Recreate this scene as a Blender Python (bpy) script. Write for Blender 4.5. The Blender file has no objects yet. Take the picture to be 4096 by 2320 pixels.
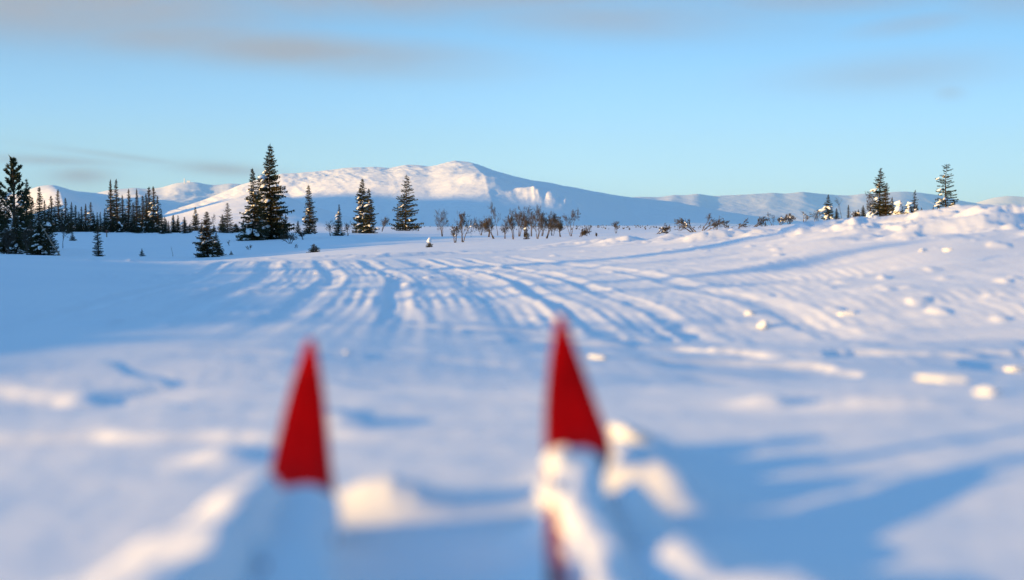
import bpy, bmesh, math, random
import numpy as np
from mathutils import Vector, Matrix

scene = bpy.context.scene
COL = scene.collection
R = math.radians
EYE = 0.45            # eye height above the snow (sitting in the snow)
HAZE = 3.0e-5
FOC = 5689.0          # focal length in photo pixels (50 mm on 36 mm, 4096 px)
HOR = 900.0           # photo row of the horizon

# ------------------------------------------------------------------ camera
cam_d = bpy.data.cameras.new('camera')
cam = bpy.data.objects.new('camera', cam_d)
COL.objects.link(cam)
cam.location = (0, 0, EYE)
cam.rotation_euler = (R(90) - math.atan((1160 - HOR) / FOC), 0, 0)
cam_d.sensor_width = 36.0
cam_d.lens = 50.0
cam_d.clip_start = 0.05
cam_d.clip_end = 60000
cam_d.dof.use_dof = True
cam_d.dof.focus_distance = 95.0
cam_d.dof.aperture_fstop = 1.75
scene.camera = cam

# ------------------------------------------------------------------ view
vs = scene.view_settings
scene.display_settings.display_device = 'sRGB'
vs.view_transform = 'Standard'
vs.look = 'None'
vs.gamma = 1.0
vs.use_curve_mapping = False
vs.exposure = 1.18

# ------------------------------------------------------------------ light
SUN_EL = 7.0
SUN_BACK = 25.0       # sun stands to the left, this far behind the camera plane
SU = Vector((-math.cos(R(SUN_BACK)) * math.cos(R(SUN_EL)),
             -math.sin(R(SUN_BACK)) * math.cos(R(SUN_EL)),
             math.sin(R(SUN_EL))))
sun_d = bpy.data.lights.new('sun', 'SUN')
sun = bpy.data.objects.new('sun', sun_d)
COL.objects.link(sun)
sun_d.energy = 4.6
sun_d.angle = R(0.5)
sun_d.color = (1.0, 0.59, 0.15)
sun.rotation_euler = SU.to_track_quat('Z', 'Y').to_euler()

world = bpy.data.worlds.new('World')
scene.world = world
world.use_nodes = True
wn, wl = world.node_tree.nodes, world.node_tree.links
wn.clear()
def nd(nodes, t, **kw):
    n = nodes.new(t)
    for k, v in kw.items():
        setattr(n, k, v)
    return n
def mth(nodes, links, op, a, b=None, c=None, clamp=False):
    n = nodes.new('ShaderNodeMath'); n.operation = op; n.use_clamp = clamp
    for i, v in enumerate((a, b, c)):
        if v is None: continue
        if isinstance(v, (int, float)): n.inputs[i].default_value = v
        else: links.new(v, n.inputs[i])
    return n.outputs[0]
def mixc(nodes, links, fac, a, b, mode='MIX'):
    n = nodes.new('ShaderNodeMix'); n.data_type = 'RGBA'; n.blend_type = mode
    for sock, v in ((n.inputs[0], fac), (n.inputs[6], a), (n.inputs[7], b)):
        if isinstance(v, (int, float)): sock.default_value = v
        elif isinstance(v, tuple): sock.default_value = (*v, 1)
        else: links.new(v, sock)
    return n.outputs[2]

sky = nd(wn, 'ShaderNodeTexSky', sky_type='NISHITA', sun_disc=False)
sky.sun_elevation = R(SUN_EL)
sky.sun_rotation = R(270 - SUN_BACK)      # Blender measures it clockwise from +Y
sky.altitude = 900
sky.air_density = 1.0
sky.dust_density = 0.3
sky.ozone_density = 1.5
tc = nd(wn, 'ShaderNodeTexCoord')
sep = nd(wn, 'ShaderNodeSeparateXYZ'); wl.new(tc.outputs['Generated'], sep.inputs[0])
X, Y, Z = sep.outputs
M_ = lambda op, a, b=None, c=None, clamp=False: mth(wn, wl, op, a, b, c, clamp)
# white balance of the evening sky by height: deg -> rgb factor
ramp = nd(wn, 'ShaderNodeValToRGB')
wl.new(M_('MULTIPLY', M_('ARCSINE', M_('MAXIMUM', Z, 0.0)), 2 / math.pi), ramp.inputs[0])
STOPS = [(0, (.74, 1.26, 3.1)), (3, (.79, 1.21, 2.33)), (6, (.76, 1.17, 1.94)), (9, (.61, 1.13, 1.74)), (15, (.60, 1.2, 1.82)), (25, (.66, 1.5, 2.2)), (40, (.74, 1.9, 2.65)), (75, (.85, 2.35, 3.4))]
el_ = ramp.color_ramp.elements
while len(el_) < len(STOPS): el_.new(.5)
for e, (dg, c) in zip(el_, STOPS):
    e.position = dg / 90; e.color = (c[0] / 4, c[1] / 4, c[2] / 4, 1)
skyc = mixc(wn, wl, 1.0, sky.outputs[0], ramp.outputs[0], 'MULTIPLY')
skyc = mixc(wn, wl, 1.0, skyc, (4.0, 4.0, 4.0), 'MULTIPLY')
# the side opposite the sun is slightly duller
azr = M_('ARCTAN2', X, Y)
dull = M_('MULTIPLY_ADD', M_('MULTIPLY_ADD', azr, 2.0, -.08, True), -.30, 1.0)
cb_ = nd(wn, 'ShaderNodeCombineColor')
for k_ in range(3): wl.new(dull, cb_.inputs[k_])
skyc = mixc(wn, wl, 1.0, skyc, cb_.outputs[0], 'MULTIPLY')
# clouds as thin sheets: direction projected on a plane high above
az = M_('ARCTAN2', X, Y)
el = M_('ARCSINE', Z)
comb = nd(wn, 'ShaderNodeCombineXYZ'); wl.new(az, comb.inputs[0]); wl.new(el, comb.inputs[1])
mp = nd(wn, 'ShaderNodeMapping'); mp.inputs['Scale'].default_value = (5, 21, 1); mp.inputs['Rotation'].default_value = (0, 0, R(-3))
wl.new(comb.outputs[0], mp.inputs[0])
n1 = nd(wn, 'ShaderNodeTexNoise'); n1.inputs['Scale'].default_value = 1.0; n1.inputs['Detail'].default_value = 5; n1.inputs['Roughness'].default_value = 0.5
n1.inputs['Distortion'].default_value = 0.5
wl.new(mp.outputs[0], n1.inputs['Vector'])
nz = n1.outputs[0]
def p2a(px, y): return (math.atan((px - 2048) / FOC), math.atan((HOR - y) / FOC))
# soft cloud banks: centre, half size (photo px) and weight, tilt
banks = [((2050, -10), (1000, 75), .85, 0), ((3300, -30), (700, 90), .75, 0), ((300, 60), (800, 150), 1.1, .02), ((1200, 215), (640, 75), 1.05, -.05), ((1450, -20), (640, 110), 1.0, 0.0), ((700, 170), (500, 80), .9, 0),
         ((2450, 70), (640, 90), 0.72, -.04), ((3250, 25), (520, 60), 0.62, 0.0), ((3650, 130), (260, 40), .45, .1), ((3560, 320), (420, 75), 0.42, 0.06),
         ((3790, 395), (60, 30), 0.4, 0), ((620, 690), (0, 0), 0, 0), ((900, 682), (190, 26), 0.72, -.06), ((330, 712), (110, 32), 0.78, 0),
         ((200, 655), (260, 20), 0.6, -.03), ((520, 640), (300, 14), 0.42, -.12), ((4050, 40), (300, 90), .5, 0)]
cov = None
for (c, s, w, tl) in banks:
    if w == 0: continue
    a0, e0 = p2a(*c)
    da = M_('SUBTRACT', az, a0); de = M_('SUBTRACT', el, e0)
    de = M_('MULTIPLY_ADD', da, -tl, de)
    u = M_('MULTIPLY', da, FOC / s[0]); v = M_('MULTIPLY', de, FOC / s[1])
    d2 = M_('ADD', M_('MULTIPLY', u, u), M_('MULTIPLY', v, v))
    g = M_('MULTIPLY', M_('EXPONENT', M_('MULTIPLY', d2, -0.9)), w)
    cov = g if cov is None else M_('MAXIMUM', cov, g)
# the deck goes on above the frame
hi = M_('MULTIPLY', M_('MULTIPLY_ADD', el, 9.0, -1.45, True), 0.22)
cov = M_('MAXIMUM', cov, hi)
amt = M_('MULTIPLY', cov, M_('MULTIPLY_ADD', nz, 2.0, -0.08, True))
amt = M_('MULTIPLY', amt, 1.0, clamp=True)
CLOUD = (2.1, 2.42, 3.15)
skyc2 = mixc(wn, wl, amt, skyc, CLOUD)
bg = nd(wn, 'ShaderNodeBackground'); bg.inputs[1].default_value = 0.08
wl.new(skyc2, bg.inputs[0])
wo = nd(wn, 'ShaderNodeOutputWorld'); wl.new(bg.outputs[0], wo.inputs[0])

# ------------------------------------------------------------------ noise
_rs = np.random.RandomState(7)
_P = _rs.permutation(256); _P = np.concatenate([_P, _P, _P])
_ang = _rs.rand(256) * 2 * np.pi
_GX, _GY = np.cos(_ang), np.sin(_ang)
def perlin(x, y):
    x = np.asarray(x, dtype=np.float64); y = np.asarray(y, dtype=np.float64)
    xi = np.floor(x).astype(np.int64); yi = np.floor(y).astype(np.int64)
    xf = x - xi; yf = y - yi
    xi &= 255; yi &= 255
    u = xf * xf * xf * (xf * (xf * 6 - 15) + 10); v = yf * yf * yf * (yf * (yf * 6 - 15) + 10)
    def gr(ix, iy, dx, dy):
        h = _P[_P[ix & 255] + (iy & 255)]
        return _GX[h] * dx + _GY[h] * dy
    a = gr(xi, yi, xf, yf); b = gr(xi + 1, yi, xf - 1, yf)
    c = gr(xi, yi + 1, xf, yf - 1); d = gr(xi + 1, yi + 1, xf - 1, yf - 1)
    return (a + u * (b - a)) * (1 - v) + (c + u * (d - c)) * v * 1.0
def fbm(x, y, o=4, g=0.5, l=2.03):
    s = 0; a = 1.0
    for i in range(o):
        s = s + a * perlin(x + 17.3 * i, y - 9.1 * i); a *= g; x = x * l; y = y * l
    return s
def ridged(x, y, o=4, g=0.5):
    s = 0; a = 1.0
    for i in range(o):
        s = s + a * (1 - np.abs(perlin(x + 31.7 * i, y + 5.3 * i)) * 2.2); a *= g; x = x * 2.1; y = y * 2.1
    return s
def sstep(a, b, x):
    t = np.clip((x - a) / (b - a), 0, 1); return t * t * (3 - 2 * t)

# ------------------------------------------------------------------ terrain height
PXC = [-9000, -1500, 0, 500, 1000, 1600, 2048, 2500, 3000, 3500, 4096, 5500, 12000]
RR = [1, 3, 5, 8, 12, 15, 18, 22, 30, 40, 50, 60, 80, 120, 180, 240, 500, 1000, 3000, 15000]
def zy(r, y): return EYE + r * (HOR - y) / FOC
TAB = {
 #          1    3    5    8    12   15   18   22   30   40   50   60   80   120  180  240
 -9000: [0, 0, 0, 0, 0, 0, 0, 0, 0, 0, -.1, -.2, -.3, -.3, -.2, 0],
 -1500: [0, 0, 0, 0, .05, .1, .1, .05, -.1, -.3, -.5, -.6, -.7, -.6, -.3, 0],
 0:     [0, 0, 0, 0, .05, .11, .13, .0, -.25, -.5, zy(50, 1012), zy(60, 1006), zy(80, 992), zy(120, 968), zy(180, 940), zy(240, 923)],
 500:   [0, 0, 0, 0, 0, .02, .02, -.12, -.45, -.75, -.85, zy(60, 1027), zy(80, 1000), zy(120, 968), zy(180, 940), zy(240, 922)],
 1000:  [0, 0, 0, 0, 0, .0, .02, -.1, -.35, -.6, zy(50, 1024), zy(60, 1012), zy(80, 990), zy(120, 962), zy(180, 941), zy(240, 928)],
 1600:  [0, 0, 0, 0, -.01, -.01, .01, zy(22, 1022), zy(30, 1004), zy(40, 988), zy(50, 976), zy(60, 966), zy(80, 955), zy(120, 942), zy(180, 932), zy(240, 925)],
 2048:  [0, 0, 0, 0, -.01, -.01, .0, zy(22, 1018), zy(30, 980), zy(40, 964), zy(50, 960), zy(60, 956), zy(80, 950), zy(120, 940), zy(180, 930), zy(240, 923)],
 2500:  [0, 0, 0, 0, .03, .06, .09, zy(22, 985), zy(30, 958), zy(40, 950), zy(50, 948), zy(60, 946), zy(80, 942), zy(120, 934), zy(180, 926), zy(240, 920)],
 3000:  [0, 0, 0, .02, .11, .17, .32, zy(22, 918), zy(30, 922), zy(40, 922), zy(50, 919), zy(60, 917), zy(80, 916), zy(120, 916), zy(180, 916), zy(240, 915)],
 3500:  [0, 0, .01, .08, .20, .34, .60, .58, zy(30, 885), zy(40, 876), zy(50, 873), zy(60, 870), zy(80, 869), zy(120, 875), zy(180, 885), zy(240, 895)],
 4096:  [0, 0, .02, .13, .30, .48, .71, .68, zy(30, 860), zy(40, 858), zy(50, 856), zy(60, 858), zy(80, 862), zy(120, 872), zy(180, 885), zy(240, 895)],
 5500:  [0, 0, .05, .2, .4, .6, .8, .9, 1.0, 1.1, 1.2, 1.2, 1.1, 1, .5, 0],
 12000: [0, 0, .05, .2, .4, .6, .8, .9, 1.0, 1.1, 1.2, 1.2, 1.1, 1, .5, 0],
}
far = [zy(500, 914), zy(1000, 908), zy(3000, 905), zy(15000, 902)]
_raw = np.array([TAB[p] + far for p in PXC])
_LR = np.log(RR)
_gl = np.linspace(0, math.log(15000), 420)
_ga = np.linspace(-2.0, 4.2, 311) * 2048 + 0.0          # px samples
_t1 = np.array([np.interp(_gl, _LR, row) for row in _raw])
_t2 = np.array([np.interp(_ga, PXC, _t1[:, j]) for j in range(len(_gl))]).T
def _blur(a, s, ax):
    k = np.exp(-0.5 * (np.arange(-3 * s, 3 * s + 1) / s) ** 2); k /= k.sum()
    pad = [(0, 0), (0, 0)]; pad[ax] = (3 * s, 3 * s)
    b = np.pad(a, pad, mode='edge')
    return np.apply_along_axis(lambda m: np.convolve(m, k, 'valid'), ax, b)
_tab = _blur(_blur(_t2, 5, 1), 6, 0)
def base_z(x, y):
    r = np.maximum(np.hypot(x, y), 1.0)
    px = 2048 + FOC * np.where(y > 0.05, np.clip(x / np.maximum(y, 0.05), -1.2, 1.2), np.sign(x) * 1.2)
    px = np.where(y > 0.05, px, px)
    fi = np.clip((px - _ga[0]) / (_ga[1] - _ga[0]), 0, len(_ga) - 1.001)
    fj = np.clip(np.log(r) / (_gl[1] - _gl[0]), 0, len(_gl) - 1.001)
    i = fi.astype(int); j = fj.astype(int); u = fi - i; v = fj - j
    return (_tab[i, j] * (1 - u) * (1 - v) + _tab[i + 1, j] * u * (1 - v) + _tab[i, j + 1] * (1 - u) * v + _tab[i + 1, j + 1] * u * v)

CW, SW = math.cos(R(20)), math.sin(R(20))      # wind direction
MOUNDS = [  # x, y, half width, half depth, height : heaps the skis pushed up, drifts, and ridges added to cast shade right of them
 (-.18, 2.03, .10, .06, .045), (-.22, 1.52, .06, .2, .04), (.15, 1.76, .045, .06, .085), (.19, 1.56, .08, .12, .05), (.27, 1.42, .11, .14, .04), (.06, 1.75, .05, .07, .07), (.07, 1.55, .06, .2, .05),
 (.19, 2.0, .09, .10, .065), (.17, 2.2, .09, .10, .06), (.20, 2.38, .09, .10, .045), (.75, 2.95, .16, .05, .022), (.55, 3.05, .06, .06, .025), (-.52, 2.55, .06, .08, .02), (-.35, 2.9, .07, .07, .02),
]
def height(x, y, fine=True):
    x = np.asarray(x, float); y = np.asarray(y, float)
    r = np.hypot(x, y)
    z = base_z(x, y)
    al = x * CW + y * SW; ac = -x * SW + y * CW
    inx = y > 0
    px = np.where(inx, 2048 + FOC * x / np.maximum(y, .2), np.where(x < 0, -9e4, 9e4))
    # unseen bank and hill left of the view, added to shade meadow and foreground
    CB, SB = math.cos(R(SUN_BACK)), math.sin(R(SUN_BACK)); tn = math.tan(R(SUN_EL))
    u = x * CB + y * SB; v = -x * SB + y * CB
    ub = np.interp(v, [3.4, 4.1, 4.5, 5.4, 7.45, 10.7, 13.8, 17.1, 20.5, 24], [-4, .1, .6, 1.1, 1.5, 2.1, 2.9, 3.0, 2.4, -1])
    uc = -9.5 - .25 * v
    hb = np.maximum((ub - uc) * tn, 0) + .10 * fbm(v / .75 + 2, u / 5, 4)
    z = z + hb * np.exp(-np.abs((u - uc) / 2.6) ** 2.5) * sstep(2.6, 4.0, v) * (1 - sstep(22, 26, v))
    ub = np.interp(v, [28, 40, 60, 93, 144, 200, 235, 300], [-8, 8, 26, 40, 50, 60, 60, 30])
    uc = -(v * .7 + 75)
    hb = np.maximum((ub - uc) * tn, 0) + .9 * fbm(v / 14 + 2, u / 60, 3) + 1.0 * fbm(v / 3.5, u / 60 + 4, 2)
    z = z + hb * np.exp(-np.abs((u - uc) / (14 + v * .16)) ** 2.2) * sstep(30, 46, v) * (1 - sstep(240, 330, v))
    # broad undulation
    z = z + 0.018 * fbm(x / 2.6, y / 2.6, 3) * sstep(1.5, 5, r)
    z = z + 0.12 * fbm(x / 14 + 3, y / 14, 3) * sstep(22, 60, r) * (1 - .5 * sstep(300, 1500, r))
    z = z + 1.5 * fbm(x / 260 + 3, y / 260, 3) * sstep(300, 900, r)
    # wind carved streaks
    st = fbm(al / 2.4 + .6 * fbm(x / 3, y / 3, 2), ac / .42, 3)
    amp = (0.010 + .015 * sstep(2.4, 3.4, r) * (1 - sstep(7, 9, r))) * (0.4 + sstep(-.2, .5, fbm(x / 5 + 9, y / 5, 2))) * (1 - 0.0 * sstep(20, 60, r)) + .012 * sstep(25, 60, r)
    z = z + amp * st
    st2 = fbm(al / .9 + 5, ac / .16, 2)
    z = z + 0.0036 * st2 * (1 - sstep(14, 30, r))
    # hollows with sharp edges (plates of wind crust)
    z = z + .0040 * fbm(x / .22 + 7, y / .26, 3) * (1 - sstep(3.5, 5.5, r))
    re_ = 3.55 + .45 * fbm(x / .9 + 2, y / 3 + 5, 3) + .25 * np.clip(x - .2, 0, 2)
    z = z + .034 * (1 - sstep(0, .28, r - re_)) * sstep(-1, 1, y)
    z = z + 0.036 * np.clip(x + .35, -1.2, 1.4) * (1 - sstep(3.3, 4.3, r)) * sstep(-1, 1, y)  # near ground tilted toward the sun so that it comes out lit
    z = z - .062 * (x * .9 + .42 * (y - 5)) * sstep(3.5, 4.4, r) * (1 - sstep(6.0, 8.0, r)) * sstep(-2.5, -.5, x)  # ground behind tipped away from the sun to make a blue shaded band
    pl = fbm(x / .9 + 40, y / .55 + 12, 3)
    z = z + 0.020 * sstep(0.02, 0.12, pl) * sstep(2.2, 3.2, r) * (1 - sstep(6.5, 9, r)) * sstep(-.3, .3, fbm(x / 3 + 1, y / 3 + 7, 2))
    # snowmobile and ski tracks running away from the viewer
    cx = x + 0.05 * y + 0.0055 * np.maximum(y - 6, 0) ** 2
    reg = (.15 * sstep(3.8, 5.2, y) + .85 * sstep(5.2, 8.2, y + .9 * fbm(x / .8, y / 2, 3))) * (1 - sstep(17.5, 20, y)) * sstep(-3.6, -2.2, cx) * (1 - sstep(2.6, 4.2, cx))
    rut = np.sin(cx / .21 * 2 * np.pi + 1.2 * fbm(x / 1.5, y / 4, 2) + 2 * fbm(x / 4 + 2, y / 9, 2))
    fine = np.sin(cx / .08 * 2 * np.pi + 1.8 * fbm(x / .9, y / 2.5, 3)) * (.35 + .9 * sstep(-.3, .3, fbm(cx / .6 + 4, y / 1.6, 3)))
    brk = sstep(-.45, .25, fbm(cx / .45 + 8, y / 1.1, 3))
    z = z + reg * (.30 + .70 * brk) * (0.0022 * fine + .0014 * rut * (0.3 + 1.1 * sstep(-.3, .4, fbm(cx / .7, y / 3, 2))) + 0.0055 * fbm(cx / .13, y / .3, 3)) + reg * .006 * fbm(cx / .6, y / 1.2, 2)
    for (c0, w) in ((-.75, .07), (-.2, .07), (.42, .13), (.72, .06), (1.15, .06), (-1.35, .09), (-1.9, .06), (1.8, .08)):
        dd = (cx - c0 + .04 * np.sin(y * .9)) / w
        z = z - reg * 0.010 * np.exp(-dd ** 2) + reg * .006 * np.exp(-(np.abs(dd) - 1.7) ** 2 * 3)
    # cross-track crumbs
    cr = fbm(x / .22 + 3, y / .3, 2)
    z = z + 0.018 * sstep(.32, .55, cr) * sstep(5, 7, r) * (1 - sstep(17, 26, r)) * sstep(-.1, .35, fbm(x / 1.6, y / 2.2 + 30, 2))
    # berm crest on the right and broken edge in the middle
    crest = np.interp(px, [1000, 1500, 2000, 2300, 2700, 3000, 3500, 4096, 5000], [23.0, 22.5, 23.5, 27.0, 22.0, 19.5, 16.5, 15.5, 15])
    w = np.interp(px, [1000, 2000, 2600, 3400, 4096], [1.3, 1.6, 2.4, 2.2, 2.4])
    cm = np.exp(-((r - crest) / w) ** 2) * sstep(350, 800, px) * (1 - sstep(5000, 9000, px))
    side = np.interp(px, [500, 1500, 2000, 2250, 2450, 2900, 3400, 4096], [.06, .09, .045, .08, .13, .20, .22, .2])
    lump = sstep(-.05, .30, fbm(x / .7 + 5, y / 1.3, 5, .55)) * .22 + .75 * sstep(-.2, .45, fbm(al / 2.2 + 15, ac / 1.0, 3)) + .30 * ridged(al / 1.3 + 2, ac / .55, 4)
    z = z + cm * side * (lump - .55)
    # deep drift lobes in front of the berm
    z = z + .17 * sstep(2600, 3300, px) * np.exp(-((r - 12.5) / 4) ** 2) * fbm(al / 3.2 + 4, ac / 1.1, 2)
    heap = np.zeros_like(z)
    for (mx, my, wx, wy, hh) in MOUNDS:
        m = np.exp(-((x - mx) / wx) ** 2 - ((y - my) / wy) ** 2)
        heap = np.maximum(heap, hh * m * (1 + .22 * fbm(x / .07, y / .07 + mx, 3)))
    wl_ = np.interp(y, [1.3, 1.5, 1.85], [.20, .16, .07])
    cxh = -.300 + .02 * fbm(y / .12, y / .3, 2)
    ridge = .105 * np.exp(-((x - cxh) / np.where(x < cxh, wl_, .045)) ** 2) * (1 - sstep(1.72, 1.92, y)) * sstep(.5, 1.2, y) * (1 + .25 * fbm(x / .11 + 3, y / .11, 3))
    z = z + np.maximum(heap, ridge)
    return z
def ground(x, y): return float(height(np.array([x]), np.array([y]))[0])

# ------------------------------------------------------------------ materials
def mat(name, base, rough=0.7, spec=0.3, noise=None, bump=None, **kw):
    m = bpy.data.materials.new(name); m.use_nodes = True
    n, l = m.node_tree.nodes, m.node_tree.links
    b = n['Principled BSDF']
    b.inputs['Base Color'].default_value = (*base, 1)
    b.inputs['Roughness'].default_value = rough
    b.inputs['Specular IOR Level'].default_value = spec
    for k, v in kw.items():
        b.inputs[k].default_value = v
    co = nd(n, 'ShaderNodeTexCoord')
    if noise:
        sc, col2, lo, hi_ = noise
        t = nd(n, 'ShaderNodeTexNoise'); t.inputs['Scale'].default_value = sc; t.inputs['Detail'].default_value = 4
        l.new(co.outputs['Object'], t.inputs['Vector'])
        f = nd(n, 'ShaderNodeMapRange'); f.inputs[1].default_value = lo; f.inputs[2].default_value = hi_
        l.new(t.outputs[0], f.inputs[0])
        l.new(mixc(n, l, f.outputs[0], base, col2), b.inputs['Base Color'])
    if bump:
        prev = None
        for (sc, st, dist, stretch) in bump:
            mpn = nd(n, 'ShaderNodeMapping'); mpn.inputs['Scale'].default_value = stretch
            l.new(co.outputs['Object'], mpn.inputs[0])
            t = nd(n, 'ShaderNodeTexNoise'); t.inputs['Scale'].default_value = sc; t.inputs['Detail'].default_value = 5; t.inputs['Roughness'].default_value = .6
            l.new(mpn.outputs[0], t.inputs['Vector'])
            bn = nd(n, 'ShaderNodeBump'); bn.inputs['Strength'].default_value = st; bn.inputs['Distance'].default_value = dist
            l.new(t.outputs[0], bn.inputs['Height'])
            if prev: l.new(prev, bn.inputs['Normal'])
            prev = bn.outputs[0]
        l.new(prev, b.inputs['Normal'])
    return m
SNOW = mat('snow', (.88, .89, .91), .55, .25, noise=(.6, (.84, .86, .89), .35, .65), bump=[(22, .35, .006, (1, 1, 1)), (3, .25, .02, (1, 2, 1))])
SNOWL = mat('snow_load', (.88, .89, .91), .6, .2, bump=[(18, .4, .02, (1, 1, 1))])
def mountain_mat(name, scale):
    m = mat(name, (.90, .905, .92), .7, .1)
    n, l = m.node_tree.nodes, m.node_tree.links; b = n['Principled BSDF']
    co = nd(n, 'ShaderNodeTexCoord')
    t = nd(n, 'ShaderNodeTexNoise'); t.inputs['Scale'].default_value = 0.05; t.inputs['Detail'].default_value = 8; t.inputs['Roughness'].default_value = .65
    l.new(co.outputs['Object'], t.inputs['Vector'])
    t2 = nd(n, 'ShaderNodeTexNoise'); t2.inputs['Scale'].default_value = 0.0025; t2.inputs['Detail'].default_value = 3
    l.new(co.outputs['Object'], t2.inputs['Vector'])
    f = mth(n, l, 'MULTIPLY', mth(n, l, 'MULTIPLY_ADD', t.outputs[0], 9.0, -5.3, True), mth(n, l, 'MULTIPLY_ADD', t2.outputs[0], 5.0, -2.3, True))
    l.new(mixc(n, l, mth(n, l, 'MULTIPLY', f, .55), (.90, .905, .92), (.30, .29, .29)), b.inputs['Base Color'])
    bn = nd(n, 'ShaderNodeBump'); bn.inputs['Strength'].default_value = .5; bn.inputs['Distance'].default_value = 9 * scale
    t3 = nd(n, 'ShaderNodeTexNoise'); t3.inputs['Scale'].default_value = 0.018; t3.inputs['Detail'].default_value = 9; t3.inputs['Roughness'].default_value = .6
    l.new(co.outputs['Object'], t3.inputs['Vector']); l.new(t3.outputs[0], bn.inputs['Height']); l.new(bn.outputs[0], b.inputs['Normal'])
    return m
MSNOW = mountain_mat('mountain_snow', 1.0)
FOL = mat('spruce_needles', (.030, .040, .018), .75, .2, noise=(1.3, (.060, .045, .018), .42, .62))
FOLB = mat('spruce_needles_brown', (.060, .046, .018), .75, .2, noise=(1.3, (.035, .042, .018), .42, .62))
PINE = mat('pine_needles', (.035, .050, .024), .75, .2, noise=(1.5, (.055, .055, .025), .42, .62))
BARK = mat('spruce_bark', (.10, .065, .045), .9, .1, noise=(6, (.05, .04, .035), .4, .6))
BIRCH = mat('birch_bark', (.085, .066, .055), .85, .15, noise=(5, (.22, .18, .155), .5, .66))
TWIG = mat('birch_twig', (.075, .062, .050), .85, .1)
WOOD = mat('weathered_wood', (.30, .22, .16), .85, .1, noise=(9, (.20, .15, .12), .4, .6))
MARK = mat('marker_paint', (.16, .05, .045), .7, .2)
MAST = mat('frosted_steel', (.75, .75, .78), .7, .2)
RED = mat('red_ski_topsheet', (.32, .0002, .0006), .55, .05, noise=(9, (.22, .0002, .0006), .4, .6))
EDGE = mat('ski_edge_steel', (.55, .30, .30), .35, .5, Metallic=.6)
BASE = mat('ski_base', (.03, .03, .035), .5, .4)
GRAPHIC = mat('pale_pink_ski_print', (.75, .25, .30), .3, .5)

# ------------------------------------------------------------------ object helpers
def mesh_obj(name, verts, faces, m, parent=None, smooth=True, link=True):
    me = bpy.data.meshes.new(name)
    verts = np.asarray(verts, dtype=np.float32)
    if isinstance(faces, np.ndarray):
        k = faces.shape[1]; nf = faces.shape[0]
        me.vertices.add(len(verts)); me.vertices.foreach_set('co', verts.ravel())
        me.loops.add(nf * k); me.loops.foreach_set('vertex_index', faces.ravel().astype(np.int32))
        me.polygons.add(nf); me.polygons.foreach_set('loop_start', np.arange(0, nf * k, k, dtype=np.int32))
        me.polygons.foreach_set('loop_total', np.full(nf, k, dtype=np.int32))
        me.update(calc_edges=True)
    else:
        me.from_pydata([tuple(v) for v in verts.tolist()], [], faces)
    if smooth: me.polygons.foreach_set('use_smooth', np.ones(len(me.polygons), dtype=bool))
    for mm in (m if isinstance(m, (list, tuple)) else [m]): me.materials.append(mm)
    o = bpy.data.objects.new(name, me)
    if link: COL.objects.link(o)
    if parent: o.parent = parent
    return o
def tag(o, label=None, cat=None, group=None, kind=None):
    if label: o['label'] = label
    if cat: o['category'] = cat
    if group: o['group'] = group
    if kind: o['kind'] = kind
    return o
def empty(name, loc, label, cat, group=None, rz=0):
    o = bpy.data.objects.new(name, None); COL.objects.link(o)
    o.empty_display_size = .1
    o.location = loc; o.rotation_euler = (0, 0, rz)
    return tag(o, label, cat, group)
def child(name, me, parent, loc=(0, 0, 0), rot=(0, 0, 0), sc=(1, 1, 1)):
    o = bpy.data.objects.new(name, me); COL.objects.link(o); o.parent = parent
    o.location = loc; o.rotation_euler = rot; o.scale = sc
    return o
def gridfaces(nr, nc, wrap=False):
    i = np.arange(nr - 1)[:, None]; j = np.arange(nc if wrap else nc - 1)[None, :]
    a = i * nc + j; b = i * nc + (j + 1) % nc; c = (i + 1) * nc + (j + 1) % nc; d = (i + 1) * nc + j
    return np.stack([a, b, c, d], -1).reshape(-1, 4)

# ------------------------------------------------------------------ ground sheet
def build_ground():
    cy = -2.2                                     # centre of the rings, behind the viewer
    dense = np.linspace(-R(25), R(25), 640)
    side = np.concatenate([np.linspace(R(25), R(60), 46)[1:], np.linspace(R(60), R(180), 41)[1:]])
    th = np.concatenate([-side[::-1][1:], dense, side])
    ls = [np.log(.4)]
    def run(to, n): ls.extend(np.linspace(ls[-1], np.log(to), n + 1)[1:])
    run(3, 24); run(6, 110); run(12, 150); run(34, 260); run(120, 110); run(600, 60); run(14000, 60)
    rr = np.exp(np.array(ls))
    rg, tg = np.meshgrid(rr, th, indexing='ij')
    x = rg * np.sin(tg); y = cy + rg * np.cos(tg)
    z = height(x.ravel(), y.ravel())
    v = np.stack([x.ravel(), y.ravel(), z], -1)
    f = gridfaces(len(rr), len(th), wrap=True)[:, ::-1]
    # centre cap
    v = np.vstack([v, [[0, cy, height(np.array([0.]), np.array([cy]))[0]]]])
    o = mesh_obj('snow_ground', v, f, SNOW)
    bm = bmesh.new(); bm.from_mesh(o.data); bm.verts.ensure_lookup_table()
    c = bm.verts[len(v) - 1]
    for j in range(len(th)):
        bm.faces.new((c, bm.verts[(j + 1) % len(th)], bm.verts[j])).smooth = True
    bm.to_mesh(o.data); bm.free()
    tag(o, kind='structure')
build_ground()

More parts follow.
